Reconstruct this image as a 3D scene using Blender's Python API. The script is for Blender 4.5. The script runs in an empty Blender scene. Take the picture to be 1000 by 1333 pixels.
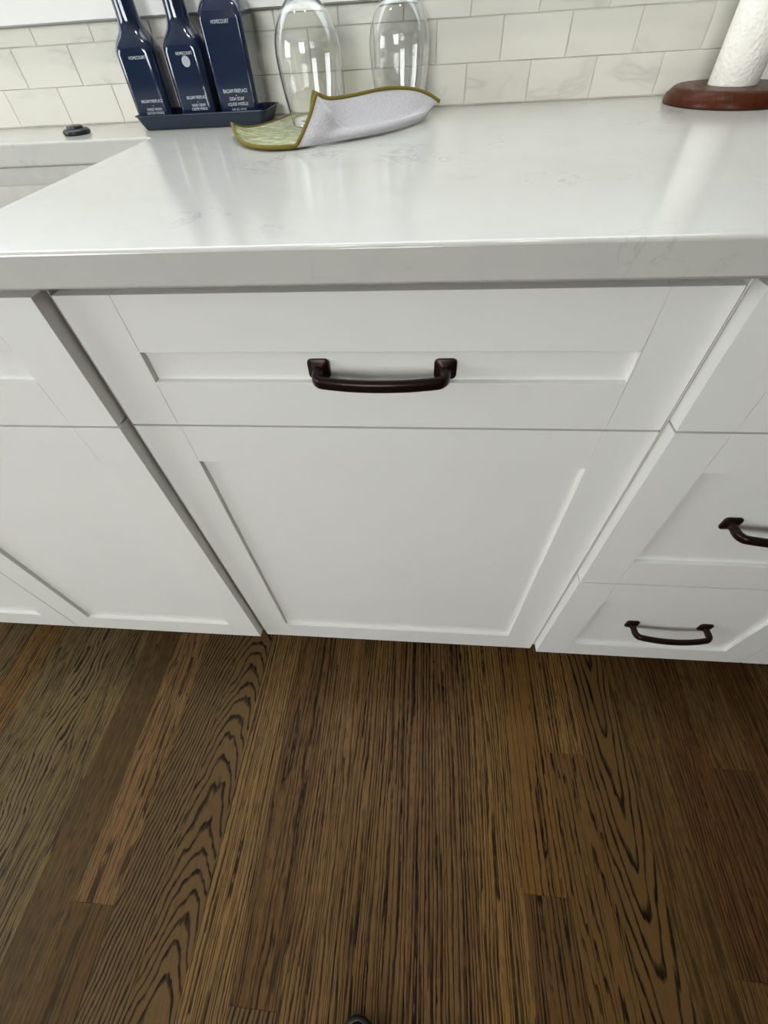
import bpy, bmesh, math, random
from mathutils import Vector

random.seed(7)
S = bpy.context.scene
COL = S.collection

# ------------------------------------------------------------------ camera
cam_d = bpy.data.cameras.new('camera')
cam = bpy.data.objects.new('camera', cam_d)
COL.objects.link(cam)
cam.location = (0.0422, -0.3728, 1.0223)
cam.rotation_euler = (0.6893, 0.0447, 0.0738)
cam_d.sensor_fit = 'HORIZONTAL'
cam_d.sensor_width = 36.0
cam_d.lens = 36.0 * 537.8 / 1000.0
cam_d.clip_start = 0.01
S.camera = cam

# ------------------------------------------------------------------ world, lights, exposure
world = bpy.data.worlds.new('overcast_sky')
S.world = world
world.use_nodes = True
bgn = world.node_tree.nodes['Background']
bgn.inputs[0].default_value = (0.80, 0.90, 1.0, 1)
bgn.inputs[1].default_value = 1.5


PI = math.pi


def area(name, loc, rot, sx, sy, power, col, spread=PI):
    d = bpy.data.lights.new(name, 'AREA')
    d.shape = 'RECTANGLE'
    d.size, d.size_y = sx, sy
    d.energy = power
    d.color = col
    d.spread = spread
    o = bpy.data.objects.new(name, d)
    COL.objects.link(o)
    o.location = loc
    o.rotation_euler = rot
    return o


PI = math.pi
# daylight through the sink window; side and front windows are unseen, added for light
area('daylight_sink_window', (-0.30, 0.60, 1.60), (-PI / 2, 0, 0), 1.90, 0.86, 14, (0.86, 0.94, 1.0))
area('added_side_daylight', (-3.66, -1.30, 1.55), (0, -PI / 2 + 0.22, 0), 1.40, 1.70, 44, (0.96, 0.985, 1.0), 2.3)
area('added_front_daylight', (-0.65, -3.16, 1.72), (PI / 2 - 0.40, 0, 0), 1.20, 1.20, 29, (0.985, 0.99, 0.98), 2.0)

vs = S.view_settings
vs.view_transform = 'Standard'
vs.look = 'None'
vs.gamma = 1.0
vs.use_curve_mapping = False
vs.exposure = 0.0


# ------------------------------------------------------------------ helpers
def lin(r, g, b):
    f = lambda c: (c / 255 / 12.92) if c / 255 <= 0.04045 else ((c / 255 + 0.055) / 1.055) ** 2.4
    return (f(r), f(g), f(b), 1.0)


class NT:
    def __init__(self, name):
        self.m = bpy.data.materials.new(name)
        self.m.use_nodes = True
        self.t = self.m.node_tree
        self.b = self.t.nodes['Principled BSDF']

    def n(self, typ, **kw):
        nd = self.t.nodes.new(typ)
        for k, v in kw.items():
            setattr(nd, k, v)
        return nd

    def l(self, a, b):
        self.t.links.new(a, b)

    def math(self, op, a, b=None, clamp=False):
        nd = self.n('ShaderNodeMath', operation=op, use_clamp=clamp)
        for i, v in enumerate((a, b)):
            if v is None:
                continue
            if isinstance(v, (int, float)):
                nd.inputs[i].default_value = v
            else:
                self.l(v, nd.inputs[i])
        return nd.outputs[0]

    def noise(self, vec, scale, detail=2.0, rough=0.5, dist=0.0):
        nd = self.n('ShaderNodeTexNoise')
        nd.inputs['Scale'].default_value = scale
        nd.inputs['Detail'].default_value = detail
        nd.inputs['Roughness'].default_value = rough
        nd.inputs['Distortion'].default_value = dist
        if vec is not None:
            self.l(vec, nd.inputs['Vector'])
        return nd.outputs[0]

    def ramp(self, fac, stops):
        nd = self.n('ShaderNodeValToRGB')
        els = nd.color_ramp.elements
        while len(els) < len(stops):
            els.new(0.5)
        for e, (p, c) in zip(els, stops):
            e.position = p
            e.color = c if len(c) == 4 else (*c, 1)
        self.l(fac, nd.inputs[0])
        return nd.outputs[0]

    def mix(self, fac, a, b, mode='MIX'):
        nd = self.n('ShaderNodeMix', data_type='RGBA', blend_type=mode)
        for sock, v in ((nd.inputs[0], fac), (nd.inputs[6], a), (nd.inputs[7], b)):
            if isinstance(v, (int, float)):
                sock.default_value = v
            elif isinstance(v, tuple):
                sock.default_value = v
            else:
                self.l(v, sock)
        return nd.outputs[2]

    def pos(self, off=(0, 0, 0), scale=(1, 1, 1)):
        g = self.n('ShaderNodeNewGeometry')
        mp = self.n('ShaderNodeMapping')
        mp.inputs['Location'].default_value = off
        mp.inputs['Scale'].default_value = scale
        self.l(g.outputs['Position'], mp.inputs[0])
        return mp.outputs[0]

    def bump(self, h, strength=0.2, dist=0.001):
        nd = self.n('ShaderNodeBump')
        nd.inputs['Strength'].default_value = strength
        nd.inputs['Distance'].default_value = dist
        self.l(h, nd.inputs['Height'])
        self.l(nd.outputs[0], self.b.inputs['Normal'])

    def set(self, **kw):
        names = dict(color='Base Color', rough='Roughness', metal='Metallic', spec='Specular IOR Level',
                     coat='Coat Weight', coat_rough='Coat Roughness', trans='Transmission Weight', ior='IOR',
                     sheen='Sheen Weight', sheen_rough='Sheen Roughness')
        for k, v in kw.items():
            s = self.b.inputs[names[k]]
            if isinstance(v, (int, float, tuple)):
                s.default_value = v
            else:
                self.l(v, s)
        return self


GREY = lambda v: (v, v, v, 1)


def mat_paint(name, col, rough=0.4, bumpy=0.04):
    m = NT(name)
    p = m.pos()
    nz = m.noise(p, 9, 3)
    c = m.mix(m.ramp(nz, [(0.35, GREY(0)), (0.7, GREY(0.35))]), col, tuple(x * 0.955 for x in col[:3]) + (1,))
    m.set(color=c, rough=rough)
    m.bump(m.noise(p, 900, 2), bumpy, 0.0005)
    return m.m


def mat_plain(name, col, rough=0.4, metal=0.0, **kw):
    m = NT(name)
    p = m.pos()
    nz = m.noise(p, 60, 3)
    c = m.mix(m.ramp(nz, [(0.3, GREY(0)), (0.75, GREY(0.5))]), col, tuple(x * 0.8 for x in col[:3]) + (1,))
    m.set(color=c, rough=rough, metal=metal, **kw)
    return m.m


def mat_quartz():
    m = NT('white_quartz')
    p = m.pos()
    warp = m.n('ShaderNodeVectorMath', operation='ADD')
    ns = m.n('ShaderNodeTexNoise')
    ns.inputs['Scale'].default_value = 7
    ns.inputs['Detail'].default_value = 5
    m.l(p, ns.inputs['Vector'])
    sc = m.n('ShaderNodeVectorMath', operation='SCALE')
    sc.inputs['Scale'].default_value = 0.25
    m.l(ns.outputs['Color'], sc.inputs[0])
    m.l(p, warp.inputs[0])
    m.l(sc.outputs[0], warp.inputs[1])
    v1 = m.noise(warp.outputs[0], 15, 4, 0.55)
    vein = m.ramp(m.math('ABSOLUTE', m.math('SUBTRACT', v1, 0.5)), [(0.0, GREY(1)), (0.008, GREY(0.6)), (0.022, GREY(0))])
    gate = m.ramp(m.noise(p, 5.5, 2), [(0.55, GREY(0)), (0.68, GREY(1))])
    fac = m.math('MULTIPLY', m.math('MULTIPLY', vein, gate), 0.36)
    cloud = m.ramp(m.noise(warp.outputs[0], 11, 5), [(0.42, GREY(0)), (0.75, GREY(0.5))])
    c0 = m.mix(cloud, lin(192, 191, 184), lin(182, 183, 180))
    c = m.mix(fac, c0, lin(104, 107, 114))
    m.set(color=c, rough=0.17, spec=0.5)
    return m.m


def mat_marble():
    m = NT('honed_marble')
    g = m.n('ShaderNodeObjectInfo')
    p = m.pos()
    add = m.n('ShaderNodeVectorMath', operation='ADD')
    m.l(p, add.inputs[0])
    sc = m.n('ShaderNodeVectorMath', operation='SCALE')
    cmb = m.n('ShaderNodeCombineXYZ')
    m.l(g.outputs['Random'], cmb.inputs[0])
    m.l(g.outputs['Random'], cmb.inputs[2])
    sc.inputs['Scale'].default_value = 13.0
    m.l(cmb.outputs[0], sc.inputs[0])
    m.l(sc.outputs[0], add.inputs[1])
    mp = m.n('ShaderNodeMapping')
    mp.inputs['Rotation'].default_value = (0, 0.5, 0)
    mp.inputs['Scale'].default_value = (0.55, 1, 1.5)
    m.l(add.outputs[0], mp.inputs[0])
    v1 = m.noise(mp.outputs[0], 11, 4, 0.5, 0.6)
    vein = m.ramp(m.math('ABSOLUTE', m.math('SUBTRACT', v1, 0.5)), [(0.0, GREY(1)), (0.03, GREY(0.25)), (0.09, GREY(0))])
    gate = m.ramp(m.noise(add.outputs[0], 9, 1), [(0.45, GREY(0)), (0.62, GREY(1))])
    fac = m.math('MULTIPLY', m.math('MULTIPLY', vein, gate), 0.30)
    tone = m.math('MULTIPLY', g.outputs['Random'], 0.5)
    c0 = m.mix(tone, lin(228, 227, 216), lin(216, 215, 204))
    c = m.mix(fac, c0, lin(160, 160, 154))
    m.set(color=c, rough=0.28)
    return m.m


def wood(name, light, dark, Fx=0, Fy=0, B=0, xc=0, eps=0.004, D=1.0, line=0.8, pore=0.5, nsc=(9, 1.6), seed=0.0, gap=0.0, mott=0.3, wg=0.45, ir=4.5,
         rough=0.36):
    light = tuple(c * 0.80 for c in light[:3]) + (1,)
    dark = tuple(c * 0.75 for c in dark[:3]) + (1,)
    """stained oak: growth-ring lines are the level sets of Fx*x + Fy*y + B*|x-xc| + noise"""
    m = NT(name)
    g = m.n('ShaderNodeNewGeometry')
    sp = m.n('ShaderNodeSeparateXYZ')
    m.l(g.outputs['Position'], sp.inputs[0])
    x, y = sp.outputs[0], sp.outputs[1]
    nz = m.noise(m.pos((seed, seed * 2.3, 0), (nsc[0], nsc[1], 1)), 1.0, 3, 0.55)
    wig = m.noise(m.pos((seed, seed, 3), (150, 42, 1)), 1.0, 2)
    dx = m.math('SUBTRACT', x, xc)
    ab = m.math('SQRT', m.math('ADD', m.math('MULTIPLY', dx, dx), eps * eps))
    ph = m.math('ADD', m.math('MULTIPLY', x, Fx), m.math('MULTIPLY', y, Fy))
    ph = m.math('ADD', ph, m.math('MULTIPLY', ab, B))
    ph = m.math('ADD', ph, m.math('MULTIPLY', m.math('SUBTRACT', nz, 0.5), D * 4))
    ph = m.math('ADD', ph, m.math('MULTIPLY', m.math('SUBTRACT', wig, 0.5), wg))
    irr = m.noise(m.pos((seed * 2, seed, 5), (58, 0.9, 1)), 1.0, 2, 0.6)
    ph = m.math('ADD', ph, m.math('MULTIPLY', m.math('SUBTRACT', irr, 0.5), ir))
    fr = m.math('FRACT', ph)
    rings = m.ramp(fr, [(0.0, GREY(0.1)), (0.42 + gap * 0.28, GREY(0.06)), (0.62 + gap * 0.16, GREY(0.8)), (0.80 + gap * 0.06, GREY(1)), (0.93, GREY(1)), (1.0, GREY(0.12))])
    # open oak pores: short dark dashes along the board
    pz = m.noise(m.pos((seed * 3, seed, 0), (560, 34, 1)), 1.0, 1, 0.5)
    pores = m.ramp(pz, [(0.50, GREY(0)), (0.64, GREY(1))])
    pz2 = m.noise(m.pos((seed, seed * 5, 0), (150, 4, 1)), 1.0, 2, 0.6)
    streak = m.ramp(pz2, [(0.45, GREY(0)), (0.70, GREY(1))])
    breakup = m.ramp(m.noise(m.pos((seed, 0, 1), (120, 22, 1)), 1.0, 2), [(0.25, GREY(0.6)), (0.55, GREY(1))])
    d1 = m.math('MULTIPLY', m.math('MULTIPLY', rings, breakup), line)
    d2 = m.math('MULTIPLY', pores, pore)
    d3 = m.math('MULTIPLY', streak, pore * 0.7)
    dk = m.math('MAXIMUM', d1, m.math('MAXIMUM', d2, d3), clamp=True)
    mo = m.ramp(m.noise(m.pos((seed, seed, 0), (14, 4, 1)), 1.0, 3), [(0.25, GREY(0)), (0.75, GREY(1))])
    base = m.mix(m.math('MULTIPLY', mo, mott), light, tuple(c * 0.5 for c in light[:3]) + (1,))
    c = m.mix(dk, base, dark)
    m.set(color=c, rough=m.math('ADD', m.math('MULTIPLY', dk, 0.2), rough), spec=0.11)
    m.bump(m.math('SUBTRACT', 1.0, dk), 0.25, 0.0004)
    return m.m


def world_loc(o):
    v = Vector((0, 0, 0))
    while o is not None:
        v += o.location
        o = o.parent
    return v


def finish(bm, smooth=None):
    bmesh.ops.recalc_face_normals(bm, faces=bm.faces)
    if smooth is not None:
        for f in bm.faces:
            f.smooth = True
        for e in bm.edges:
            if len(e.link_faces) == 2 and e.calc_face_angle(0) > math.radians(smooth):
                e.smooth = False


def obj(name, bm, mat, parent=None, label=None, category=None, group=None, kind=None, origin=None, smooth=None, recalc=True):
    if recalc:
        finish(bm, smooth)
    me = bpy.data.meshes.new(name)
    if origin is None:
        xs = [v.co for v in bm.verts]
        mn = Vector((min(c.x for c in xs), min(c.y for c in xs), min(c.z for c in xs)))
        mx = Vector((max(c.x for c in xs), max(c.y for c in xs), max(c.z for c in xs)))
        origin = Vector(((mn.x + mx.x) / 2, (mn.y + mx.y) / 2, mn.z))
    origin = Vector(origin)
    for v in bm.verts:
        v.co -= origin
    bm.to_mesh(me)
    bm.free()
    me.materials.append(mat)
    o = bpy.data.objects.new(name, me)
    COL.objects.link(o)
    if parent is not None:
        o.parent = parent
        o.location = origin - world_loc(parent)
    else:
        o.location = origin
    tag(o, label, category, group, kind)
    return o


def tag(o, label=None, category=None, group=None, kind=None):
    for k, v in (('label', label), ('category', category), ('group', group), ('kind', kind)):
        if v:
            o[k] = v


def thing(name, loc, label, category, group=None):
    o = bpy.data.objects.new(name, None)
    o.empty_display_size = 0.05
    COL.objects.link(o)
    o.location = loc
    tag(o, label, category, group)
    return o


def box(bm, x0, x1, y0, y1, z0, z1, bev=0.0, seg=1):
    vs_ = [bm.verts.new((x, y, z)) for z in (z0, z1) for y in (y0, y1) for x in (x0, x1)]
    F = [(0, 1, 3, 2), (4, 5, 7, 6), (0, 1, 5, 4), (2, 3, 7, 6), (0, 2, 6, 4), (1, 3, 7, 5)]
    fs = [bm.faces.new([vs_[i] for i in f]) for f in F]
    if bev:
        es = set()
        for f in fs:
            es.update(f.edges)
        bmesh.ops.bevel(bm, geom=list(es), offset=bev, segments=seg, affect='EDGES', profile=0.5)


def bx(*a, **k):
    bm = bmesh.new()
    box(bm, *a, **k)
    return bm


def rings_mesh(bm, rings, close_start=True, close_end=True, loop=True):
    R = [[bm.verts.new(p) for p in r] for r in rings]
    n = len(rings[0])
    for a, b in zip(R[:-1], R[1:]):
        for i in range(n if loop else n - 1):
            j = (i + 1) % n
            bm.faces.new((a[i], a[j], b[j], b[i]))
    if close_start:
        bm.faces.new(R[0][::-1])
    if close_end:
        bm.faces.new(R[-1])
    return R


def lathe(bm, cx, cy, prof, n=48, close_start=True, close_end=True):
    rings = [[(cx + r * math.cos(2 * PI * i / n), cy + r * math.sin(2 * PI * i / n), z) for i in range(n)] for r, z in prof]
    rings_mesh(bm, rings, close_start, close_end)


def rrect(hx, hy, r, n=6):
    pts = []
    for cx, cy, a0 in ((hx - r, hy - r, 0), (-hx + r, hy - r, 90), (-hx + r, -hy + r, 180), (hx - r, -hy + r, 270)):
        for i in range(n + 1):
            a = math.radians(a0 + 90 * i / n)
            pts.append((cx + r * math.cos(a), cy + r * math.sin(a)))
    return pts


def catmull(pts, n):
    P = [Vector(p) for p in pts]
    out = []
    for i in range(len(P) - 1):
        p0 = P[i - 1] if i > 0 else P[i] * 2 - P[i + 1]
        p1, p2 = P[i], P[i + 1]
        p3 = P[i + 2] if i + 2 < len(P) else P[i + 1] * 2 - P[i]
        for k in range(n):
            t = k / n
            out.append(0.5 * ((2 * p1) + (p2 - p0) * t + (2 * p0 - 5 * p1 + 4 * p2 - p3) * t * t + (3 * p1 - p0 - 3 * p2 + p3) * t ** 3))
    out.append(P[-1])
    return out


def tube(bm, path, r, n=10, cap=True, up=(0, 0, 1), section=None):
    """sweep a round (or given) section along a path; section points are (side, up) offsets"""
    path = [Vector(p) for p in path]
    rings = []
    up = Vector(up)
    for i, p in enumerate(path):
        t = (path[min(i + 1, len(path) - 1)] - path[max(i - 1, 0)]).normalized()
        side = t.cross(up).normalized()
        u = side.cross(t).normalized()
        if section:
            rings.append([p + side * a + u * b for a, b in section])
        else:
            rr = r(i / (len(path) - 1)) if callable(r) else r
            rings.append([p + side * (rr * math.cos(2 * PI * k / n)) + u * (rr * math.sin(2 * PI * k / n)) for k in range(n)])
    rings_mesh(bm, rings, cap, cap)


# ------------------------------------------------------------------ materials
M_CAB = mat_paint('cabinet_white_paint', lin(226, 226, 221), 0.36)
M_BODY = mat_paint('cabinet_carcass_paint', lin(214, 212, 205), 0.5)
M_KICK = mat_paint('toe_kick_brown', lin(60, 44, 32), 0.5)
M_WALL = mat_paint('wall_paint', lin(228, 227, 220), 0.7)
M_WALL2 = mat_paint('taupe_wall_paint', lin(92, 88, 82), 0.7)
M_TRIM = mat_paint('window_trim_paint', lin(238, 239, 236), 0.35)
M_GROUT = mat_paint('grout', lin(206, 203, 190), 0.85)
M_QUARTZ = mat_quartz()
M_MARBLE = mat_marble()
M_SINK = mat_plain('white_fireclay', lin(196, 195, 188), 0.12)
M_BRONZE = mat_plain('oil_rubbed_bronze', lin(38, 20, 18), 0.33, 0.6)
M_STEEL = mat_plain('brushed_steel', lin(150, 150, 150), 0.3, 1.0)
M_NAVY = mat_plain('dark_navy_plastic', lin(24, 38, 62), 0.12, coat=0.5, coat_rough=0.04)
M_TRAY = mat_plain('dark_navy_tray', lin(28, 40, 58), 0.42)
M_INK = mat_plain('white_ink', lin(205, 212, 218), 0.5)
M_EMBLEM = mat_plain('silver_grey_ink', lin(168, 176, 184), 0.45)
M_BLACK = mat_plain('black_plastic', lin(22, 24, 28), 0.3)
M_RUBBER = mat_plain('black_rubber', lin(14, 14, 15), 0.55)
M_LEATHER = mat_plain('black_leather', lin(17, 17, 20), 0.4)
M_WELT = mat_plain('grey_stitching', lin(96, 88, 88), 0.6)
M_PLASTER = mat_paint('ceiling_paint', lin(214, 212, 206), 0.8)


def mat_glass(name, rough=0.0, col=(1, 1, 1, 1)):
    m = NT(name)
    m.set(color=col, rough=rough, trans=1.0, ior=1.48)
    return m.m


M_GLASS = mat_glass('clear_glass', 0.0, (0.985, 0.99, 0.985, 1))


def mat_cloth_grey():
    m = NT('waffle_microfibre_grey')
    p = m.pos((0, 0, 0), (1, 1, 1))
    vz = m.n('ShaderNodeTexVoronoi')
    vz.inputs['Scale'].default_value = 330
    m.l(p, vz.inputs['Vector'])
    c = m.mix(m.ramp(vz.outputs[0], [(0.1, GREY(0)), (0.75, GREY(1))]), lin(186, 184, 187), lin(174, 172, 176))
    m.set(color=c, rough=0.95, sheen=0.3)
    m.bump(vz.outputs[0], 0.45, 0.0010)
    return m.m


def mat_cloth_green():
    m = NT('green_printed_microfibre')
    p = m.pos((0, 0, 0), (1, 1, 1))
    nz = m.noise(m.pos((0, 0, 0), (55, 170, 60)), 1.0, 4, 0.65)
    n2 = m.noise(m.pos((2, 1, 0), (60, 45, 60)), 1.0, 2)
    c = m.mix(m.ramp(nz, [(0.50, GREY(0)), (0.60, GREY(1))]), lin(104, 116, 54), lin(188, 184, 124))
    c = m.mix(m.ramp(n2, [(0.56, GREY(0)), (0.64, GREY(0.8))]), c, lin(84, 104, 50))
    m.set(color=c, rough=0.95, sheen=0.3)
    m.bump(m.noise(p, 500, 2), 0.5, 0.001)
    return m.m


M_GREY = mat_cloth_grey()
M_GREEN = mat_cloth_green()
M_OLIVE = mat_plain('olive_binding', lin(112, 98, 30), 0.9)


def mat_paper():
    m = NT('embossed_paper')
    p = m.pos()
    vz = m.n('ShaderNodeTexVoronoi', feature='SMOOTH_F1')
    vz.inputs['Scale'].default_value = 260
    m.l(p, vz.inputs['Vector'])
    m.set(color=lin(244, 242, 232), rough=0.95)
    m.bump(m.math('ADD', vz.outputs[0], m.noise(p, 90, 2)), 0.6, 0.0016)
    return m.m


M_PAPER = mat_paper()
M_MAHOG = wood('mahogany_stain', lin(90, 45, 25), lin(42, 18, 10), Fx=60, D=1.2, line=0.35, pore=0.35, nsc=(6, 6), seed=4.0, mott=0.5, rough=0.3)

# ------------------------------------------------------------------ room shell
RX0, RX1, RY0, ZC = -3.72, 3.40, -3.20, 2.55
YW = 0.616      # plane of the wall behind the tiles
YT = 0.610      # face of the tiles

floor = obj('floor', bx(RX0, RX1, RY0, YW, -0.06, -0.019), M_KICK, kind='structure')
obj('ceiling', bx(RX0, RX1, RY0, YW + .1, ZC, ZC + 0.1), M_PLASTER, kind='structure')
obj('wall_right', bx(RX1, RX1 + 0.1, RY0, YW, -0.06, ZC), M_WALL2, kind='structure')


def wall_with_hole(name, axis, c0, c1, a0, a1, z0, z1, h0, h1, hz0, hz1, mat):
    bm = bmesh.new()
    for (p0, p1, q0, q1) in ((a0, h0, z0, z1), (h1, a1, z0, z1), (h0, h1, z0, hz0), (h0, h1, hz1, z1)):
        if axis == 'y':
            box(bm, p0, p1, c0, c1, q0, q1)
        else:
            box(bm, c0, c1, p0, p1, q0, q1)
    return obj(name, bm, mat, kind='structure')


wall_back = wall_with_hole('wall_back', 'y', YW, YW + 0.12, RX0, RX1, -0.06, ZC, -1.28, 0.68, 1.12, 2.06, M_WALL)
wall_with_hole('wall_left', 'x', RX0 - 0.1, RX0, RY0, YW, -0.06, ZC, -2.20, -0.40, 0.80, 2.30, M_WALL)
wall_with_hole('wall_front', 'y', RY0 - 0.1, RY0, RX0, RX1, -0.06, ZC, -1.28, -0.02, 1.05, 2.35, M_WALL2)


def window(name, axis, c, a0, a1, z0, z1, n):
    bm = bmesh.new()

    def bb(p0, p1, q0, q1, d=0.02):
        if axis == 'y':
            box(bm, p0, p1, c - d, c + d, q0, q1, 0.002)
        else:
            box(bm, c - d, c + d, p0, p1, q0, q1, 0.002)
    t = 0.045
    bb(a0, a1, z0, z0 + t); bb(a0, a1, z1 - t, z1); bb(a0, a0 + t, z0 + t, z1 - t); bb(a1 - t, a1, z0 + t, z1 - t)
    for k in range(1, n):
        xm = a0 + (a1 - a0) * k / n
        bb(xm - 0.015, xm + 0.015, z0 + t, z1 - t, 0.012)
    w = obj(name, bm, M_TRIM, kind='structure')
    for k in range(n):
        p0 = a0 + (a1 - a0) * k / n + 0.01
        p1 = a0 + (a1 - a0) * (k + 1) / n - 0.01
        g = bx(p0, p1, c - 0.003, c + 0.003, z0 + 0.02, z1 - 0.02) if axis == 'y' else bx(c - 0.003, c + 0.003, p0, p1, z0 + 0.02, z1 - 0.02)
        obj('pane', g, M_GLASS, w)
    return w


window('window_1', 'y', YW + 0.06, -1.28, 0.68, 1.12, 2.06, 3)
window('added_window_2', 'x', RX0 - 0.05, -2.20, -0.40, 0.80, 2.30, 3)  # unseen window, added to go with the daylight from the left
window('added_window_3', 'y', RY0 - 0.05, -1.28, -0.02, 1.05, 2.35, 2)  # unseen window behind the camera, added for frontal daylight and reflections

# unseen ceiling lights, added to light the floor, counter and tiles from above
M_ADDED_LAMP = NT('added_lamp_diffuser').set(color=(1, 0.95, 0.88, 1), rough=0.4).m  # glowing lens of the added ceiling lights
_lb = M_ADDED_LAMP.node_tree.nodes['Principled BSDF']
_lb.inputs['Emission Color'].default_value = (1, 0.93, 0.84, 1)
_lb.inputs['Emission Strength'].default_value = 4.0


def added_can_light(x, y, label):
    t = thing('added_ceiling_light', (x, y, ZC - 0.006), label, 'added ceiling light', 'added recessed lights over the counter')
    b = bmesh.new()
    lathe(b, x, y, [(0.060, ZC - .001), (0.062, ZC - .006), (0.082, ZC - .005), (0.084, ZC - .0005)], 40, False, False)
    obj('ring', b, M_TRIM, t, smooth=40)
    b = bmesh.new()
    lathe(b, x, y, [(0.060, ZC - .0005), (0.059, ZC - .003), (0.001, ZC - .003)], 40)
    obj('lens', b, M_ADDED_LAMP, t, smooth=40)
    d = bpy.data.lights.new('added_lamp', 'AREA')
    d.shape = 'DISK'
    d.size = 0.11
    d.energy = 3.1
    d.color = (1.0, 0.96, 0.90)
    d.spread = 2.4
    o = bpy.data.objects.new('added_lamp', d)
    COL.objects.link(o)
    o.parent = t
    o.location = (0, 0, -0.004)


added_can_light(-0.78, 0.12, 'added round recessed ceiling light, unseen above the sink')
added_can_light(0.12, 0.12, 'added round recessed ceiling light, unseen above the wine glasses')

# white painted board under the sink window
bm = bmesh.new()
box(bm, -1.42, 0.86, 0.596, YW + 0.02, 1.0323, 1.118, 0.0015)
obj('trim_1', bm, M_TRIM, kind='structure')
for nm, (a, b, z0, z1) in {'trim_2': (-1.37, -1.28, 1.118, 2.06), 'trim_3': (0.68, 0.77, 1.118, 2.06), 'trim_4': (-1.37, 0.77, 2.06, 2.15)}.items():
    obj(nm, bx(a, b, 0.598, YW, z0, z1, bev=0.0015), M_TRIM, kind='structure')

# ------------------------------------------------------------------ wall tiles (2 x 4 inch brick bond)
TW, TH, G = 0.1009, 0.0479, 0.0011
Z0 = 0.9145
ROW_X = (0.1004, 0.1004 + 0.0508, 0.1004)
grout = obj('grout_bed', bx(-1.30, 1.36, YT + 0.0011, YW, 0.9142, 1.0325), M_GROUT, wall_back)
tile_me = {}


def tile_mesh(w, h):
    key = (round(w, 4), round(h, 4))
    if key not in tile_me:
        b = bx(-w / 2, w / 2, 0, YW - YT, 0, h, bev=0.0006)
        finish(b)
        me = bpy.data.meshes.new('tile')
        b.to_mesh(me)
        b.free()
        me.materials.append(M_MARBLE)
        tile_me[key] = me
    return tile_me[key]


for row in range(3):
    zb = Z0 + row * TH + (0.0 if row == 0 else 0.0)
    zt_ = min(Z0 + (row + 1) * TH, 1.0318)
    for k in range(-14, 13):
        xa = ROW_X[row] + k * TW
        o = bpy.data.objects.new('tile', tile_mesh(TW - G, zt_ - zb - G))
        COL.objects.link(o)
        o.parent = wall_back
        o.location = Vector((xa + TW / 2, YT + random.uniform(-0.0003, 0.0003), zb + G / 2 + (0.0004 if row == 0 else 0))) - wall_back.location
        o.rotation_euler = (random.uniform(-.002, .002), random.uniform(-.002, .002), random.uniform(-.002, .002))

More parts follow.
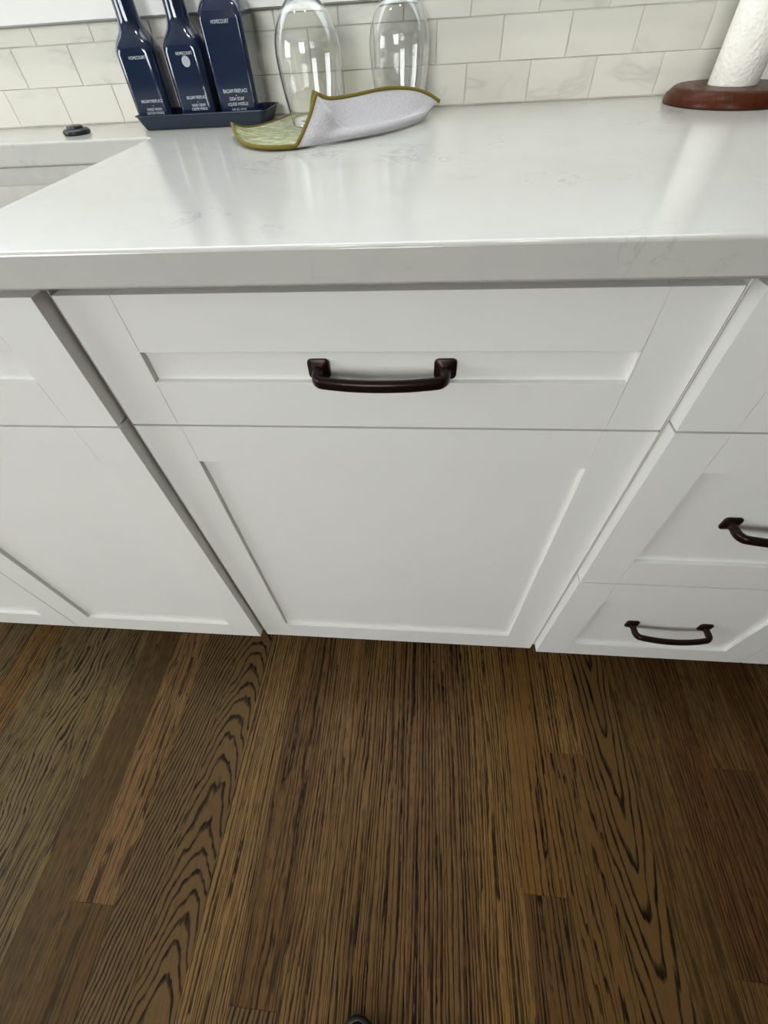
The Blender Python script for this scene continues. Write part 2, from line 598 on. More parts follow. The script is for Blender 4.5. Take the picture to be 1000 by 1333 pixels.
# ------------------------------------------------------------------ oak strip floor
OL_L = lin(122, 101, 66)
DK = lin(30, 18, 8)
WD = {
    'olive_a': wood('oak_olive_a', lin(122, 104, 70), DK, Fx=95, Fy=2.0, D=2.2, line=1.0, pore=.35, nsc=(8, 3.2), seed=1.1, gap=.5, ir=2.0),
    'olive_b': wood('oak_olive_b', lin(120, 101, 66), DK, Fx=115, Fy=0, D=1.8, line=0.9, pore=.55, nsc=(7, 2.5), seed=2.7, gap=.3),
    'mottle': wood('oak_mottled', lin(104, 82, 50), DK, Fx=50, Fy=0, D=1.2, line=0.45, pore=.7, seed=3.9, mott=.55),
    'gold_a': wood('oak_gold_a', lin(134, 104, 66), DK, Fx=100, Fy=0, D=1.6, line=0.9, pore=.55, nsc=(10, 2.6), seed=5.2, gap=.4),
    'olive_c': wood('oak_olive_c', lin(98, 76, 45), DK, Fx=70, Fy=0, D=1.0, line=.75, pore=.4, seed=6.4, gap=.5),
    'stripe': wood('oak_striped', lin(112, 90, 58), DK, Fx=-125, Fy=22, D=1.2, line=1.0, pore=.35, nsc=(6, 3), seed=7.3, gap=.3, wg=.3, ir=1.2),
    'cath': wood('oak_cathedral', lin(110, 87, 55), DK, Fy=24, B=84, xc=-.358, eps=.022, D=1.1, line=1.0, pore=.25, nsc=(11, 5), seed=8.8, gap=.75, wg=.25, ir=.6),
    'gold_b': wood('oak_gold_b', lin(142, 112, 68), DK, Fx=170, Fy=0, D=.8, line=0.95, pore=0.5, seed=9.6),
    'brown': wood('oak_brown', lin(112, 84, 50), DK, Fx=95, Fy=0, D=1.6, line=0.95, pore=.6, nsc=(9, 2.2), seed=10.3, gap=.35),
    'gold_c': wood('oak_gold_c', lin(130, 100, 60), DK, Fx=150, Fy=0, D=1.4, line=0.92, pore=0.5, nsc=(9, 2), seed=11.9),
    'gold_d': wood('oak_gold_d', lin(126, 96, 56), DK, Fx=140, Fy=0, D=1.0, line=1.0, pore=0.5, seed=12.4),
    'lines_a': wood('oak_lined_a', lin(120, 90, 54), lin(26, 13, 6), Fx=112, Fy=0, D=.7, line=1.0, pore=.45, nsc=(5, 1.3), seed=13.5),
    'lines_b': wood('oak_lined_b', lin(122, 92, 54), lin(26, 13, 6), Fx=135, Fy=0, D=1.0, line=1.0, pore=.55, nsc=(6, 1.5), seed=14.1),
    'gold_e': wood('oak_gold_e', lin(140, 106, 58), DK, Fx=165, Fy=0, D=1.2, line=0.95, pore=0.55, seed=15.7),
    'sparse_a': wood('oak_sparse_a', lin(124, 90, 46), lin(24, 12, 5), Fx=72, Fy=0, D=.8, line=1.0, pore=.35, nsc=(5, 1.2), seed=16.2, gap=.8),
    'lines_c': wood('oak_lined_c', lin(104, 76, 42), lin(22, 11, 5), Fx=95, Fy=0, D=.5, line=1.0, pore=.4, seed=17.8, gap=.4),
    'sparse_b': wood('oak_sparse_b', lin(110, 82, 44), lin(22, 11, 5), Fx=80, Fy=6, D=1.2, line=1.0, pore=.3, nsc=(6, 1.6), seed=18.6, gap=.9),
    'bold': wood('oak_bold', lin(106, 80, 44), lin(18, 9, 4), Fy=-9, B=80, xc=.462, eps=.008, D=1.1, line=1.0, pore=.2, nsc=(7, 2.5), seed=19.3, gap=.75, wg=.2, ir=1.0),
    'dark_a': wood('oak_dark_a', lin(106, 80, 44), lin(22, 11, 5), Fx=115, Fy=0, D=1.6, line=.7, pore=.5, nsc=(7, 2), seed=20.9, gap=.3),
    'red_a': wood('oak_red_a', lin(104, 74, 40), lin(24, 10, 5), Fx=140, Fy=0, D=1.3, line=0.8, pore=.65, seed=21.5),
    'red_b': wood('oak_red_b', lin(98, 70, 38), lin(22, 9, 5), Fx=130, Fy=0, D=1.5, line=0.8, pore=.6, seed=22.2),
}
# end joints (y) and stains of the boards in view, front to back; boards not listed run through
SPEC = {
    -11: ([], ['olive_b']), -10: ([], ['olive_a']), -9: ([], ['olive_b']), -8: ([], ['mottle']),
    -7: ([-.488], ['olive_c', 'gold_a']), -6: ([-.136], ['stripe', 'stripe']), -5: ([], ['cath']),
    -4: ([], ['gold_b']), -3: ([-.588], ['stripe', 'brown']), -2: ([], ['gold_c']), -1: ([], ['gold_d']),
    0: ([], ['lines_a']), 1: ([], ['lines_b']), 2: ([], ['gold_e']), 3: ([-.415], ['lines_c', 'sparse_a']),
    4: ([-.186], ['sparse_b', 'gold_e']), 5: ([], ['bold']), 6: ([], ['dark_a']), 7: ([-.493], ['dark_a', 'red_a']),
    8: ([-.192], ['red_b', 'dark_a']), 9: ([], ['red_a']),
}
PITCH, PX = 0.0825, 0.004
kinds = list(WD)
YF0, YF1 = RY0, 0.10
for k in range(-45, 42):
    x0, x1 = PX + k * PITCH, PX + (k + 1) * PITCH
    x0c, x1c = max(x0, RX0), min(x1, RX1)
    if x1c - x0c < 0.01:
        continue
    if k in SPEC:
        cuts, mats = SPEC[k]
        cuts = list(cuts)
        mats = list(mats)
        c = min(cuts + [-0.62]) - random.uniform(0.5, 1.1)
        cuts = [c] + cuts
        mats = [random.choice(kinds)] + mats
        if c - 1.2 > YF0 + 0.3:
            cuts = [c - 1.2] + cuts
            mats = [random.choice(kinds)] + mats
    else:
        c = YF1 - random.uniform(0.3, 1.2)
        cuts = []
        while c > YF0 + 0.3:
            cuts = [c] + cuts
            c -= random.uniform(0.8, 1.4)
        mats = [random.choice(kinds if k < 0 else kinds[8:]) for _ in range(len(cuts) + 1)]
    ys = [YF0] + cuts + [YF1 if -1.15 < x0 < 1.25 else YW]
    for a, b, mn in zip(ys[:-1], ys[1:], mats):
        obj('plank', bx(x0c + .0001, x1c - .0001, a + .0001, b - .0001, -0.019, random.uniform(-0.00015, 0.0), bev=0.00025), WD[mn], floor)

# ------------------------------------------------------------------ base cabinets
YN = -0.0172     # faces of the neighbouring doors and drawers
REC = 0.007      # recess of the flat centre panels


def pull(bm, cx, y, cz):
    """arched bar pull, 128 mm centres; y = mounting plane"""
    hx = 0.0645
    for s in (-1, 1):
        rr = []
        for hw, hh, r, d in ((0.0108, 0.0104, 0.0045, 0.0), (0.0114, 0.0110, 0.0045, 0.0018), (0.0110, 0.0106, 0.0045, 0.0036), (0.0088, 0.0085, 0.005, 0.0048), (0.0056, 0.0056, 0.0052, 0.0074), (0.0046, 0.0050, 0.0045, 0.0160)):
            rr.append([(cx + s * hx + a, y - d, cz + b) for a, b in rrect(hw, hh, r, 4)])
        rings_mesh(bm, rr)
    path = []
    for s in (-1, 1):
        pts = [(s * 0.0645, -0.0135), (s * 0.0640, -0.0205), (s * 0.0610, -0.0255), (s * 0.0545, -0.0285)]
        path += pts if s < 0 else pts[::-1]
    mid = [(-0.028, -0.0325), (0.0, -0.0338), (0.028, -0.0325)]
    path = path[:4] + mid + path[4:]
    P = catmull([(cx + a, y + b, cz) for a, b in path], 5)
    tube(bm, P, 0.005, section=rrect(0.0044, 0.0060, 0.0036, 3))


def shaker(name, parent, x0, x1, z0, z1, y, st=0.057, rt=None, rb=None, handle=None, th=0.0195, e=0.00025):
    """recessed-panel front: the flat centre panel carries two stiles, two rails and (optionally) a pull"""
    rt = rt or st
    rb = rb or st
    p = obj(name, bx(x0 + st - .008, x1 - st + .008, y + REC, y + th - .004, z0 + rb - .008, z1 - rt + .008), M_CAB, parent)
    obj('stile', bx(x0, x0 + st, y, y + th, z0, z1, bev=e), M_CAB, p)
    obj('stile', bx(x1 - st, x1, y, y + th, z0, z1, bev=e), M_CAB, p)
    obj('rail', bx(x0 + st + .0001, x1 - st - .0001, y, y + th, z1 - rt, z1, bev=e), M_CAB, p)
    obj('rail', bx(x0 + st + .0001, x1 - st - .0001, y, y + th, z0, z0 + rb, bev=e), M_CAB, p)
    if handle:
        bm_ = bmesh.new()
        pull(bm_, handle[0], y + REC, handle[1])
        h = obj('handle', bm_, M_BRONZE, p, smooth=35)
        h['label'] = 'arched dark bronze bar pull'
    return p


def carcass(parent, x0, x1, y, zt=0.8838):
    bm_ = bmesh.new()
    box(bm_, x0, x1, y, 0.60, 0.118, zt)
    b = obj('carcass', bm_, M_BODY, parent)
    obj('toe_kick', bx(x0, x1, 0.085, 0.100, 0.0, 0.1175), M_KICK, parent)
    return b


# the unit with the drawer front and plain door (24 inch)
mid = thing('base_cabinet', (0, 0.30, 0), 'white base cabinet with one bronze pulled drawer above one plain door panel', 'cabinet', 'white base cabinets under the counter')
carcass(mid, -0.3035, 0.3035, 0.0205)
shaker('drawer_front', mid, -0.3015, 0.3015, 0.7202, 0.8685, 0.0, 0.057, 0.0568, 0.0575, (0.0012, 0.791), e=0.0004)
shaker('door', mid, -0.3015, 0.3015, 0.1012, 0.7176, 0.0, 0.0585, 0.0574, 0.0605)

# sink base to its left
sink_cab = thing('sink_base_cabinet', (-0.75, 0.30, 0), 'white sink base cabinet with two tall plain doors below the sink', 'cabinet', 'white base cabinets under the counter')
bm = bmesh.new()
for a in ((-1.1955, -1.1775, 0.0030, 0.60, 0.118, 0.8838), (-0.3220, -0.3040, 0.0030, 0.60, 0.118, 0.8838), (-1.1775, -0.3220, 0.0030, 0.022, 0.845, 0.8838),
          (-1.1775, -0.3220, 0.0030, 0.022, 0.715, 0.742), (-1.1775, -0.3220, 0.022, 0.60, 0.118, 0.136), (-1.1775, -0.3220, 0.588, 0.60, 0.136, 0.640)):
    box(bm, *a)
obj('carcass', bm, M_BODY, sink_cab)
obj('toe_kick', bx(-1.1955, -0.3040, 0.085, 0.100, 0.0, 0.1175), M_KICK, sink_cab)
shaker('drawer_front', sink_cab, -1.1930, -0.3059, 0.7303, 0.8745, YN, 0.058, 0.050, 0.0575)
shaker('door', sink_cab, -0.7485, -0.3059, 0.1285, 0.7275, YN, 0.0575, 0.0565, 0.0555)
shaker('door', sink_cab, -1.1930, -0.7505, 0.1285, 0.7275, YN, 0.0545, 0.0565, 0.0555)

# drawer stack to its right
stack = thing('drawer_cabinet', (0.51, 0.30, 0), 'white three drawer base cabinet with dark bronze pulls', 'cabinet', 'white base cabinets under the counter')
carcass(stack, 0.3040, 0.7210, 0.0030)
shaker('drawer_front', stack, 0.3055, 0.7195, 0.7330, 0.8745, YN, 0.057, None, None, (0.5125, 0.803))
shaker('drawer_front', stack, 0.3055, 0.7195, 0.4250, 0.7303, YN, 0.0560, 0.0570, 0.0620, (0.5125, 0.579))
shaker('drawer_front', stack, 0.3055, 0.7195, 0.1270, 0.4222, YN, 0.0580, 0.0560, 0.0525, (0.5120, 0.273))

# next unit along
nxt = thing('door_cabinet', (1.02, 0.30, 0), 'white base cabinet standing beyond the three drawer cabinet', 'cabinet', 'white base cabinets under the counter')
carcass(nxt, 0.7212, 1.3290, 0.0030)
shaker('drawer_front', nxt, 0.7225, 1.3275, 0.7330, 0.8745, YN, 0.057, None, None, (1.025, 0.803))
shaker('door', nxt, 0.7225, 1.0240, 0.1270, 0.7303, YN, 0.057)
shaker('door', nxt, 1.0260, 1.3275, 0.1270, 0.7303, YN, 0.057)

# ------------------------------------------------------------------ worktop with the sink cut-out
ZT, ZB = 0.914, 0.8847
bm = bmesh.new()
outer = [(-1.21, -0.030), (1.345, -0.030), (1.345, YW), (-1.21, YW)]
cx, cy, hx, hy = (-1.10 - 0.385) / 2, (0.075 + 0.453) / 2, (1.10 - 0.385) / 2, (0.453 - 0.075) / 2
inner = [(cx + a, cy + b) for a, b in rrect(hx, hy, 0.010, 4)]
eds = []
for lp in (outer, inner):
    vv = [bm.verts.new((x, y, ZB)) for x, y in lp]
    eds += [bm.edges.new((vv[i], vv[(i + 1) % len(vv)])) for i in range(len(vv))]
res = bmesh.ops.triangle_fill(bm, edges=eds, use_beauty=True)
fs = [g for g in res['geom'] if isinstance(g, bmesh.types.BMFace)]
ext = bmesh.ops.extrude_face_region(bm, geom=fs)
bmesh.ops.translate(bm, verts=[g for g in ext['geom'] if isinstance(g, bmesh.types.BMVert)], vec=(0, 0, ZT - ZB))
bmesh.ops.recalc_face_normals(bm, faces=bm.faces)
rim = [e for e in bm.edges if len(e.link_faces) == 2 and e.calc_face_angle(0) > 1.2 and abs(e.verts[0].co.z - e.verts[1].co.z) < 1e-4]
bmesh.ops.bevel(bm, geom=rim, offset=0.0030, segments=3, affect='EDGES', profile=0.5)
for f in bm.faces:
    f.smooth = abs(f.normal.z) > 0.02 and abs(f.normal.z) < 0.98
obj('worktop', bm, M_QUARTZ, None, 'long polished white quartz countertop with faint grey veins', 'countertop', recalc=False)

# undermount sink
bm = bmesh.new()


def srect(dx, z, r):
    return [(cx + a, cy + b, z) for a, b in rrect(hx + dx, hy + dx, r, 5)]


rings = [srect(0.022, ZB - .0002, 0.02), srect(0.010, ZB - .0002, 0.02), srect(0.008, ZB - .002, 0.018), srect(0.008, 0.8625, 0.018), srect(0.007, 0.8605, 0.018),
         srect(0.0045, 0.8597, 0.018), srect(0.003, 0.8575, 0.02), srect(0.000, 0.70, 0.03), srect(-0.016, 0.675, 0.035), srect(-0.04, 0.664, 0.04), srect(-0.12, 0.660, 0.04)]
rings = rings + [srect(-0.12, 0.645, 0.04), srect(-0.01, 0.650, 0.03), srect(0.010, 0.68, 0.03), srect(0.018, 0.86, 0.02), srect(0.022, ZB - .004, 0.02)]
rings_mesh(bm, rings + [rings[0]], False, False)
bmesh.ops.remove_doubles(bm, verts=bm.verts, dist=1e-5)
# floor of the bowl
bm2 = bm
vs_top = [v for v in bm.verts if abs(v.co.z - 0.660) < 1e-5]
vs_bot = [v for v in bm.verts if abs(v.co.z - 0.645) < 1e-5]
bmesh.ops.holes_fill(bm, edges=bm.edges, sides=0)
for grp in (vs_top, vs_bot):
    try:
        grp.sort(key=lambda v: math.atan2(v.co.y - cy, v.co.x - cx))
        bm.faces.new(grp)
    except ValueError:
        pass
sink = thing('kitchen_sink', (cx, cy, 0.645), 'white undermount sink bowl set below the countertop cut-out', 'sink')
obj('bowl', bm, M_SINK, sink, smooth=40)
bm = bmesh.new()
lathe(bm, cx, cy, [(0.045, 0.6602), (0.044, 0.662), (0.036, 0.662), (0.033, 0.6606)], 32)
obj('drain', bm, M_STEEL, sink, smooth=40)

# ------------------------------------------------------------------ black air-switch button behind the sink
bt = thing('sink_button', (-0.543, 0.515, ZT), 'small round black push button on the ledge behind the sink', 'button')
bm = bmesh.new()
lathe(bm, -0.543, 0.515, [(0.0200, ZT), (0.0212, ZT + .002), (0.0210, ZT + .005), (0.0180, ZT + .0072), (0.0130, ZT + .0078)], 36)
obj('collar', bm, M_BLACK, bt, smooth=40)
bm = bmesh.new()
lathe(bm, -0.543, 0.515, [(0.0128, ZT + .0075), (0.0126, ZT + .0098), (0.0105, ZT + .0108), (0.0055, ZT + .0108), (0.001, ZT + .0106)], 32)
obj('cap', bm, M_BLACK, bt, smooth=40)

# ------------------------------------------------------------------ tray and three bottles
bm = bmesh.new()
tcx, tcy = -0.3225, 0.5525


def trr(hx_, hy_, z, r):
    return [(tcx + a, tcy + b, z) for a, b in rrect(hx_, hy_, r, 5)]


rings_mesh(bm, [trr(0.098, 0.038, ZT, .006), trr(0.1000, 0.040, ZT + .001, .008), trr(0.1085, 0.0435, ZT + .0160, .010), trr(0.1105, 0.0450, ZT + .0168, .010), trr(0.1102, 0.0448, ZT + .0180, .010),
                trr(0.1070, 0.0420, ZT + .0172, .009), trr(0.0985, 0.0385, ZT + .0035, .007)])
obj('tray', bm, M_TRAY, None, 'shallow dark navy tray with flared rim carrying three bottles', 'tray', smooth=40)
ZBOT = ZT + 0.0036


def text_mesh(body, size, wx, cx_, y, z, mat, parent, name='lettering'):
    cu = bpy.data.curves.new('lettering', 'FONT')
    cu.body = body
    cu.align_x = 'CENTER'
    cu.align_y = 'CENTER'
    cu.size = 1.0
    cu.extrude = 0.0
    cu.resolution_u = 3
    to = bpy.data.objects.new('lettering_curve', cu)
    COL.objects.link(to)
    bpy.context.view_layer.update()
    dg = bpy.context.evaluated_depsgraph_get()
    me = bpy.data.meshes.new_from_object(to.evaluated_get(dg))
    bpy.data.objects.remove(to)
    bpy.data.curves.remove(cu)
    w = max(v.co.x for v in me.vertices) - min(v.co.x for v in me.vertices)
    h = max(v.co.y for v in me.vertices) - min(v.co.y for v in me.vertices)
    sx = wx / w
    sz = size / h
    bm_ = bmesh.new()
    bm_.from_mesh(me)
    bpy.data.meshes.remove(me)
    for v in bm_.verts:
        v.co = Vector((cx_ + v.co.x * sx, y, z + v.co.y * sz))
    r = bmesh.ops.extrude_face_region(bm_, geom=list(bm_.faces))
    bmesh.ops.translate(bm_, verts=[g for g in r['geom'] if isinstance(g, bmesh.types.BMVert)], vec=(0, 0.0003, 0))
    return obj(name, bm_, mat, parent)


def bottle(name, bx_, by, prof, label, lines, neck):
    """rounded-rectangular bottle: prof rows are (half width, half depth, corner radius, height above tray)"""
    t = thing(name, (bx_, by, ZBOT), label, 'bottle')
    bm_ = bmesh.new()
    rings_mesh(bm_, [[(bx_ + a, by + b, ZBOT + h) for a, b in rrect(w, d, min(r, w * .999, d * .999), 6)] for w, d, r, h in prof])
    bo = obj('body', bm_, M_NAVY, t, smooth=50)
    for pg in bo.data.polygons:
        if max(abs(pg.normal.x), abs(pg.normal.y)) > 0.996:
            pg.use_smooth = False
    neck(t)
    for (s, dx, z, w, h) in lines:
        hz = z - ZBOT
        dep = next(a[1] + (b[1] - a[1]) * (hz - a[3]) / (b[3] - a[3]) for a, b in zip(prof[:-1], prof[1:]) if b[3] >= hz)
        yf = by - dep - 0.0003
        text_mesh(s, h, w, bx_ + dx, yf, z, M_INK, t)
    return t


PROF_P = [(0.0270, 0.022, .006, 0.0), (0.0290, 0.0245, .007, .0015), (0.0295, 0.0250, .010, .004), (0.0298, 0.0252, .010, .045), (0.0300, 0.0254, .011, .080), (0.0296, 0.0252, .014, .086),
          (0.0278, 0.0240, .018, .092), (0.0245, 0.0222, .020, .097), (0.0205, 0.0198, .0195, .102), (0.0178, 0.0175, .017, .107), (0.0163, 0.0163, .0160, .113), (0.0157, 0.0157, .0155, .122), (0.0155, 0.0155, .0153, .138)]


def pump_neck(x, y):
    def f(t):
        b = bmesh.new()
        z = ZBOT
        lathe(b, x, y, [(0.0150, z + .138), (0.0158, z + .139), (0.0158, z + .156), (0.0150, z + .157), (0.0060, z + .158), (0.0050, z + .178)], 32)
        obj('collar', b, M_BLACK, t, smooth=40)
        b = bmesh.new()
        lathe(b, x, y, [(0.0110, z + .1785), (0.0125, z + .180), (0.0125, z + .188), (0.0105, z + .191)], 28)
        tube(b, catmull([(x, y - .006, z + .186), (x, y - .025, z + .187), (x, y - .040, z + .184), (x, y - .044, z + .177)], 5), 0.0045, 10)
        obj('pump_head', b, M_BLACK, t, smooth=40)
    return f


PROF_R = [(0.0290, 0.028, .005, 0.0), (0.0310, 0.0305, .006, .0015), (0.0315, 0.0310, .006, .004), (0.0318, 0.0312, .006, .060), (0.0320, 0.0314, .006, .108), (0.0315, 0.0310, .009, .116),
          (0.0298, 0.0275, .015, .123), (0.0262, 0.0245, .018, .1295), (0.0205, 0.0200, .019, .1335), (0.0140, 0.0140, .0138, .136), (0.0125, 0.0125, .0123, .140)]


def cap_neck(x, y):
    def f(t):
        b = bmesh.new()
        z = ZBOT
        lathe(b, x, y, [(0.0135, z + .1402), (0.0140, z + .141), (0.0140, z + .162), (0.0132, z + .1635), (0.004, z + .164)], 32)
        obj('cap', b, M_BLACK, t, smooth=40)
    return f


yb = 0.5560
b1 = bottle('soap_bottle', -0.4085, yb, PROF_P, 'dark navy hand wash bottle with narrow neck, at the sink end of the tray',
            [('HOMECOURT', 0.005, .9935, .0265, .0034), ('BALSAM FIREPLACE', 0.005, .9462, .0350, .0036), ('-', 0.005, .9418, .0015, .0006), ('HAND WASH', 0.005, .9368, .0250, .0034), ('SAVON MAINS', 0.005, .9324, .0290, .0034)], pump_neck(-0.4085, yb))
b2 = bottle('lotion_bottle', -0.3325, yb, PROF_P, 'dark navy hand cream bottle with a pale round emblem, middle of the tray',
            [('HOMECOURT', 0.004, .9950, .0255, .0034), ('BALSAM FIREPLACE', 0.005, .9478, .0330, .0036), ('-', 0.005, .9435, .0015, .0006), ('HAND CREAM', 0.005, .9390, .0225, .0034), ('CREME MAINS', 0.005, .9346, .0260, .0034)], pump_neck(-0.3325, yb))
bm = bmesh.new()
rr = []
for d in (0.0, 0.0003):
    rr.append([(-0.3285 + .0064 * math.cos(2 * PI * i / 28), yb - .0254 - .0003 + d, .9868 + .0060 * math.sin(2 * PI * i / 28)) for i in range(28)])
rings_mesh(bm, rr)
obj('emblem', bm, M_EMBLEM, b2)
yr = 0.5620
b3 = bottle('dish_soap_bottle', -0.2625, yr, PROF_R, 'wide dark navy dish soap bottle with high round shoulders beside the wine glasses',
            [('HOMECOURT', 0, 1.0230, .0265, .0038), ('BALSAM FIREPLACE', 0.0, .9525, .0385, .0042), ('-', 0, .9482, .0015, .0006), ('DISH SOAP', 0, .9438, .0235, .0040), ('LIQUIDE VAISSELLE', 0, .9378, .0330, .0042), ('16 FL OZ / 473 ML', 0, .9318, .0240, .0026)], cap_neck(-0.2625, yr))

# ------------------------------------------------------------------ dish towel: printed side up under the glass, front folded up
towel = thing('dish_towel', (-0.08, 0.43, ZT), 'crumpled green and grey dish towel with olive stitched edge under the wine glasses', 'towel')


def surf(name, cols, mat, nu, nv, th=0.0022, flip=1):
    """smooth cloth sheet through a grid of control points, with thickness"""
    A = [catmull(c, nv) for c in cols]
    rows = list(zip(*A))
    rows = [catmull(r, nu) for r in rows]
    bm_ = bmesh.new()
    V = [[bm_.verts.new(p) for p in r] for r in rows]
    for i in range(len(V) - 1):
        for j in range(len(V[0]) - 1):
            bm_.faces.new((V[i][j], V[i][j + 1], V[i + 1][j + 1], V[i + 1][j]))
    bmesh.ops.recalc_face_normals(bm_, faces=bm_.faces)
    bm_.normal_update()
    s = sum(f.normal.z for f in bm_.faces)
    if s < 0:
        bmesh.ops.reverse_faces(bm_, faces=bm_.faces)
    bmesh.ops.solidify(bm_, geom=list(bm_.faces), thickness=th * flip)
    for f in bm_.faces:
        f.smooth = True
    o = obj(name, bm_, mat, towel, recalc=False)
    return o, rows


Z = ZT
green_cols = [
    [(-0.2420, 0.4230, Z + .0140), (-0.2300, 0.4500, Z + .0060), (-0.2180, 0.4900, Z + .0030), (-0.2030, 0.5300, Z + .0030), (-0.1930, 0.5850, Z + .0030)],
    [(-0.2180, 0.3650, Z + .0070), (-0.2080, 0.4100, Z + .0034), (-0.1950, 0.4600, Z + .0028), (-0.1850, 0.5200, Z + .0028), (-0.1750, 0.5900, Z + .0030)],
    [(-0.1930, 0.3290, Z + .0045), (-0.1830, 0.3800, Z + .0030), (-0.1700, 0.4400, Z + .0027), (-0.1600, 0.5200, Z + .0027), (-0.1500, 0.5950, Z + .0030)],
    [(-0.1600, 0.3080, Z + .0040), (-0.1550, 0.3600, Z + .0030), (-0.1400, 0.4300, Z + .0027), (-0.1250, 0.5200, Z + .0027), (-0.1000, 0.5980, Z + .0030)],
    [(-0.1260, 0.3090, Z + .0040), (-0.1200, 0.3600, Z + .0028), (-0.1000, 0.4300, Z + .0027), (-0.0600, 0.5200, Z + .0027), (-0.0300, 0.5980, Z + .0030)],
    [(-0.1120, 0.3300, Z + .0030), (-0.0950, 0.3700, Z + .0027), (-0.0600, 0.4400, Z + .0027), (0.0100, 0.5200, Z + .0027), (0.0400, 0.5980, Z + .0030)],
]
_, grows = surf('printed_side', green_cols, M_GREEN, 5, 5, 0.0022, 1)

# columns of the folded front, left to right; each runs from the counter up over the roll, into the hollow and up to the edge
fold_cols = [
    [(-0.1262, 0.3120, Z + .0030), (-0.1185, 0.3190, Z + .0120), (-0.1080, 0.3380, Z + .0285), (-0.0999, 0.3560, Z + .0458), (-0.1080, 0.3720, Z + .0220), (-0.1195, 0.4030, Z + .0240), (-0.1164, 0.4200, Z + .0420)],
    [(-0.1120, 0.3145, Z + .0026), (-0.1060, 0.3200, Z + .0110), (-0.0980, 0.3350, Z + .0240), (-0.0909, 0.3530, Z + .0374), (-0.0970, 0.3730, Z + .0120), (-0.1040, 0.4030, Z + .0200), (-0.1010, 0.4270, Z + .0350)],
    [(-0.1000, 0.3215, Z + .0026), (-0.0950, 0.3250, Z + .0100), (-0.0890, 0.3370, Z + .0190), (-0.0819, 0.3510, Z + .0289), (-0.0840, 0.3760, Z + .0070), (-0.0890, 0.4100, Z + .0180), (-0.0880, 0.4345, Z + .0335)],
    [(-0.0830, 0.3330, Z + .0026), (-0.0800, 0.3360, Z + .0080), (-0.0750, 0.3480, Z + .0120), (-0.0675, 0.3620, Z + .0118), (-0.0660, 0.3900, Z + .0055), (-0.0680, 0.4220, Z + .0180), (-0.0657, 0.4480, Z + .0340)],
    [(-0.0400, 0.3640, Z + .0026), (-0.0380, 0.3660, Z + .0075), (-0.0345, 0.3760, Z + .0115), (-0.0310, 0.3900, Z + .0118), (-0.0300, 0.4180, Z + .0065), (-0.0290, 0.4470, Z + .0200), (-0.0233, 0.4700, Z + .0370)],
    [(-0.0030, 0.4010, Z + .0026), (-0.0010, 0.4030, Z + .0080), (0.0020, 0.4130, Z + .0115), (0.0040, 0.4250, Z + .0110), (0.0080, 0.4480, Z + .0095), (0.0110, 0.4680, Z + .0220), (0.0120, 0.4870, Z + .0345)],
    [(0.0260, 0.4480, Z + .0026), (0.0280, 0.4490, Z + .0075), (0.0300, 0.4570, Z + .0110), (0.0320, 0.4660, Z + .0115), (0.0350, 0.4780, Z + .0150), (0.0370, 0.4880, Z + .0210), (0.0380, 0.4970, Z + .0275)],
    [(0.0380, 0.4760, Z + .0050), (0.0400, 0.4770, Z + .0080), (0.0430, 0.4830, Z + .0105), (0.0460, 0.4880, Z + .0125), (0.0490, 0.4930, Z + .0145), (0.0530, 0.4970, Z + .0160), (0.0575, 0.5000, Z + .0180)],
]
_, frows = surf('folded_underside', fold_cols, M_GREY, 5, 4, 0.0022, 1)

bm = bmesh.new()
left_edge = catmull(fold_cols[0], 4)
top_edge = catmull([c[-1] for c in fold_cols], 5)
front_edge = catmull([c[0] for c in green_cols[:5]], 5)
tube(bm, front_edge + left_edge[1:] + top_edge[1:], 0.0023, 8)
obj('binding', bm, M_OLIVE, towel, smooth=60)
bm = bmesh.new()
tube(bm, catmull(green_cols[0], 5), 0.0015, 8)
obj('binding', bm, M_OLIVE, towel, smooth=60)
# waffle texture lumps come from the material; nothing else on the towel

# ------------------------------------------------------------------ two upturned wine glasses


def wine_glass(x, y, z, rot, label):
    t = thing('wine_glass', (x, y, z), label, 'wine glass', 'upturned wine glasses')
    prof_o = [(0.0350, 0.0), (0.0385, .018), (0.0415, .034), (0.0436, .052), (0.0446, .067), (0.0440, .079), (0.0415, .089), (0.0368, .099), (0.0300, .109), (0.0210, .1180), (0.0115, .1235), (0.0062, .1270)]
    th = 0.0011
    prof_i = [(max(r - th, 0.0004), h) for r, h in prof_o[:-3]] + [(0.0195, .1165), (0.0085, .1212), (0.0006, .1222)]
    co = catmull([(r, 0, h) for r, h in prof_o], 3)
    ci = catmull([(r, 0, h) for r, h in prof_i], 3)
    bm_ = bmesh.new()
    loop = [(p.x, z + p.z) for p in ci[::-1]] + [(0.03455, z - .0002)] + [(p.x, z + p.z) for p in co]
    loop += [(0.0042, z + .135), (0.0038, z + .170), (0.0040, z + .200), (0.0060, z + .212), (0.0150, z + .2165), (0.0330, z + .2190), (0.0345, z + .2198), (0.0342, z + .2206), (0.0200, z + .2206), (0.0006, z + .2206)]
    lathe(bm_, x, y, loop, 56)
    obj('bowl', bm_, M_GLASS, t, smooth=60)
    return t


wine_glass(-0.1270, 0.4700, ZT + 0.0052, 0, 'clear wine glass standing upside down on the green print of the towel')
wine_glass(-0.0050, 0.5540, ZT + 0.0052, 0, 'clear wine glass standing upside down behind the grey fold of the towel')

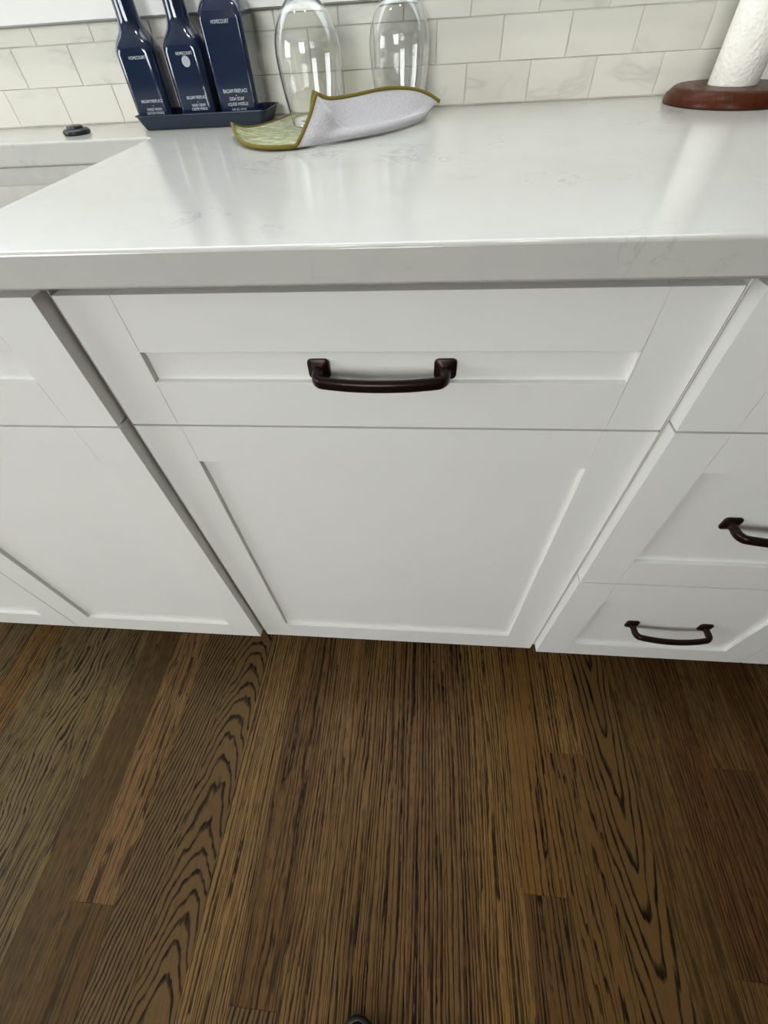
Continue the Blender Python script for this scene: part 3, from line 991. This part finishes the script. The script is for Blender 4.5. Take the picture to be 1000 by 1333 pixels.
# ------------------------------------------------------------------ paper towel holder and roll
px_, py_ = 0.4790, 0.5215
hold = thing('paper_towel_holder', (px_, py_, ZT), 'round dark mahogany paper towel holder standing on the countertop by the tiles', 'holder')
bm = bmesh.new()
lathe(bm, px_, py_, [(0.0800, ZT), (0.0845, ZT + .0012), (0.0848, ZT + .0045), (0.0825, ZT + .0100), (0.0765, ZT + .0158), (0.0735, ZT + .0176), (0.0700, ZT + .0180)], 72)
obj('base', bm, M_MAHOG, hold, smooth=30)
bm = bmesh.new()
lathe(bm, px_, py_, [(0.0095, ZT + .0178), (0.0095, ZT + .300), (0.0140, ZT + .303), (0.0165, ZT + .314), (0.0140, ZT + .325), (0.004, ZT + .329)], 24)
obj('rod', bm, M_MAHOG, hold, smooth=40)
roll = thing('paper_towel_roll', (px_, py_, ZT + .0182), 'slim white embossed paper towel roll standing on the mahogany holder', 'paper towel')
bm = bmesh.new()
z0, z1 = ZT + .0182, ZT + .296
n = 96
rs = []
for zz, k in ((z0, 0), (z0 + .002, 1), (z0 + .1, 1), (z1 - .002, 1), (z1, 0)):
    ring = []
    for i in range(n):
        a = 2 * PI * i / n
        r = 0.0318 + 0.0003 * math.sin(3 * a + zz * 40) + (0.0 if k else -0.0006)
        ring.append((px_ + r * math.cos(a), py_ + r * math.sin(a), zz))
    rs.append(ring)
rs.append([(px_ + 0.0205 * math.cos(2 * PI * i / n), py_ + 0.0205 * math.sin(2 * PI * i / n), z1) for i in range(n)])
rs.append([(px_ + 0.0205 * math.cos(2 * PI * i / n), py_ + 0.0205 * math.sin(2 * PI * i / n), z0) for i in range(n)])
rs.append(rs[0])
rings_mesh(bm, rs, False, False)
bmesh.ops.remove_doubles(bm, verts=bm.verts, dist=1e-6)
obj('paper', bm, M_PAPER, roll, smooth=40)
bm = bmesh.new()
core = [(0.0203, z0 + .0005), (0.0203, z1 - .001), (0.0190, z1 - .001), (0.0190, z0 + .0005), (0.0203, z0 + .0005)]
lathe(bm, px_, py_, core, 40, False, False)
bmesh.ops.remove_doubles(bm, verts=bm.verts, dist=1e-6)
obj('core', bm, mat_plain('cardboard', lin(150, 120, 84), 0.9), roll, smooth=40)

# ------------------------------------------------------------------ black shoe on the floor (only its toe shows)
shoe = thing('shoe', (-0.028, -0.715, 0), 'black slip-on shoe on the oak floor, toe pointing at the cabinets', 'shoe')
SX, SY = -0.028, -0.578


def sole_ring(z, inset, toe=0.0, heel=0.0, n=40):
    L = 0.275 - toe - heel
    pts = []
    for i in range(n):
        a = 2 * PI * i / n
        t = 0.5 - 0.5 * math.cos(a)            # 0 toe .. 1 heel
        w = (0.0455 * (1 - abs(2 * t - 1) ** 3.4) ** 0.5) * (1.0 - 0.24 * t + 0.06 * math.sin(3 * t)) - inset
        pts.append((SX + (1 if math.sin(a) >= 0 else -1) * max(w, 0.0005) + 0.004 * math.sin(PI * t), SY - toe - inset * (1 - 2 * t) - L * t, z))
    return pts


bm = bmesh.new()
rings_mesh(bm, [sole_ring(0.0, 0.003), sole_ring(0.003, 0.0), sole_ring(0.018, 0.0), sole_ring(0.020, 0.002)])
obj('sole', bm, M_RUBBER, shoe, smooth=40)
bm = bmesh.new()
rings_mesh(bm, [sole_ring(0.0202, 0.003), sole_ring(0.034, 0.0035), sole_ring(0.046, 0.006, 0.008), sole_ring(0.056, 0.010, 0.030), sole_ring(0.064, 0.013, 0.070), sole_ring(0.072, 0.015, 0.105), sole_ring(0.074, 0.017, 0.108), sole_ring(0.060, 0.018, 0.106, .004), sole_ring(0.030, 0.016, 0.106, .006)])
obj('upper', bm, M_LEATHER, shoe, smooth=60)
bm = bmesh.new()
wp = sole_ring(0.0212, 0.0028, n=48)
tube(bm, wp + [wp[0]], 0.0012, 6)
obj('welt', bm, M_WELT, shoe, smooth=60)
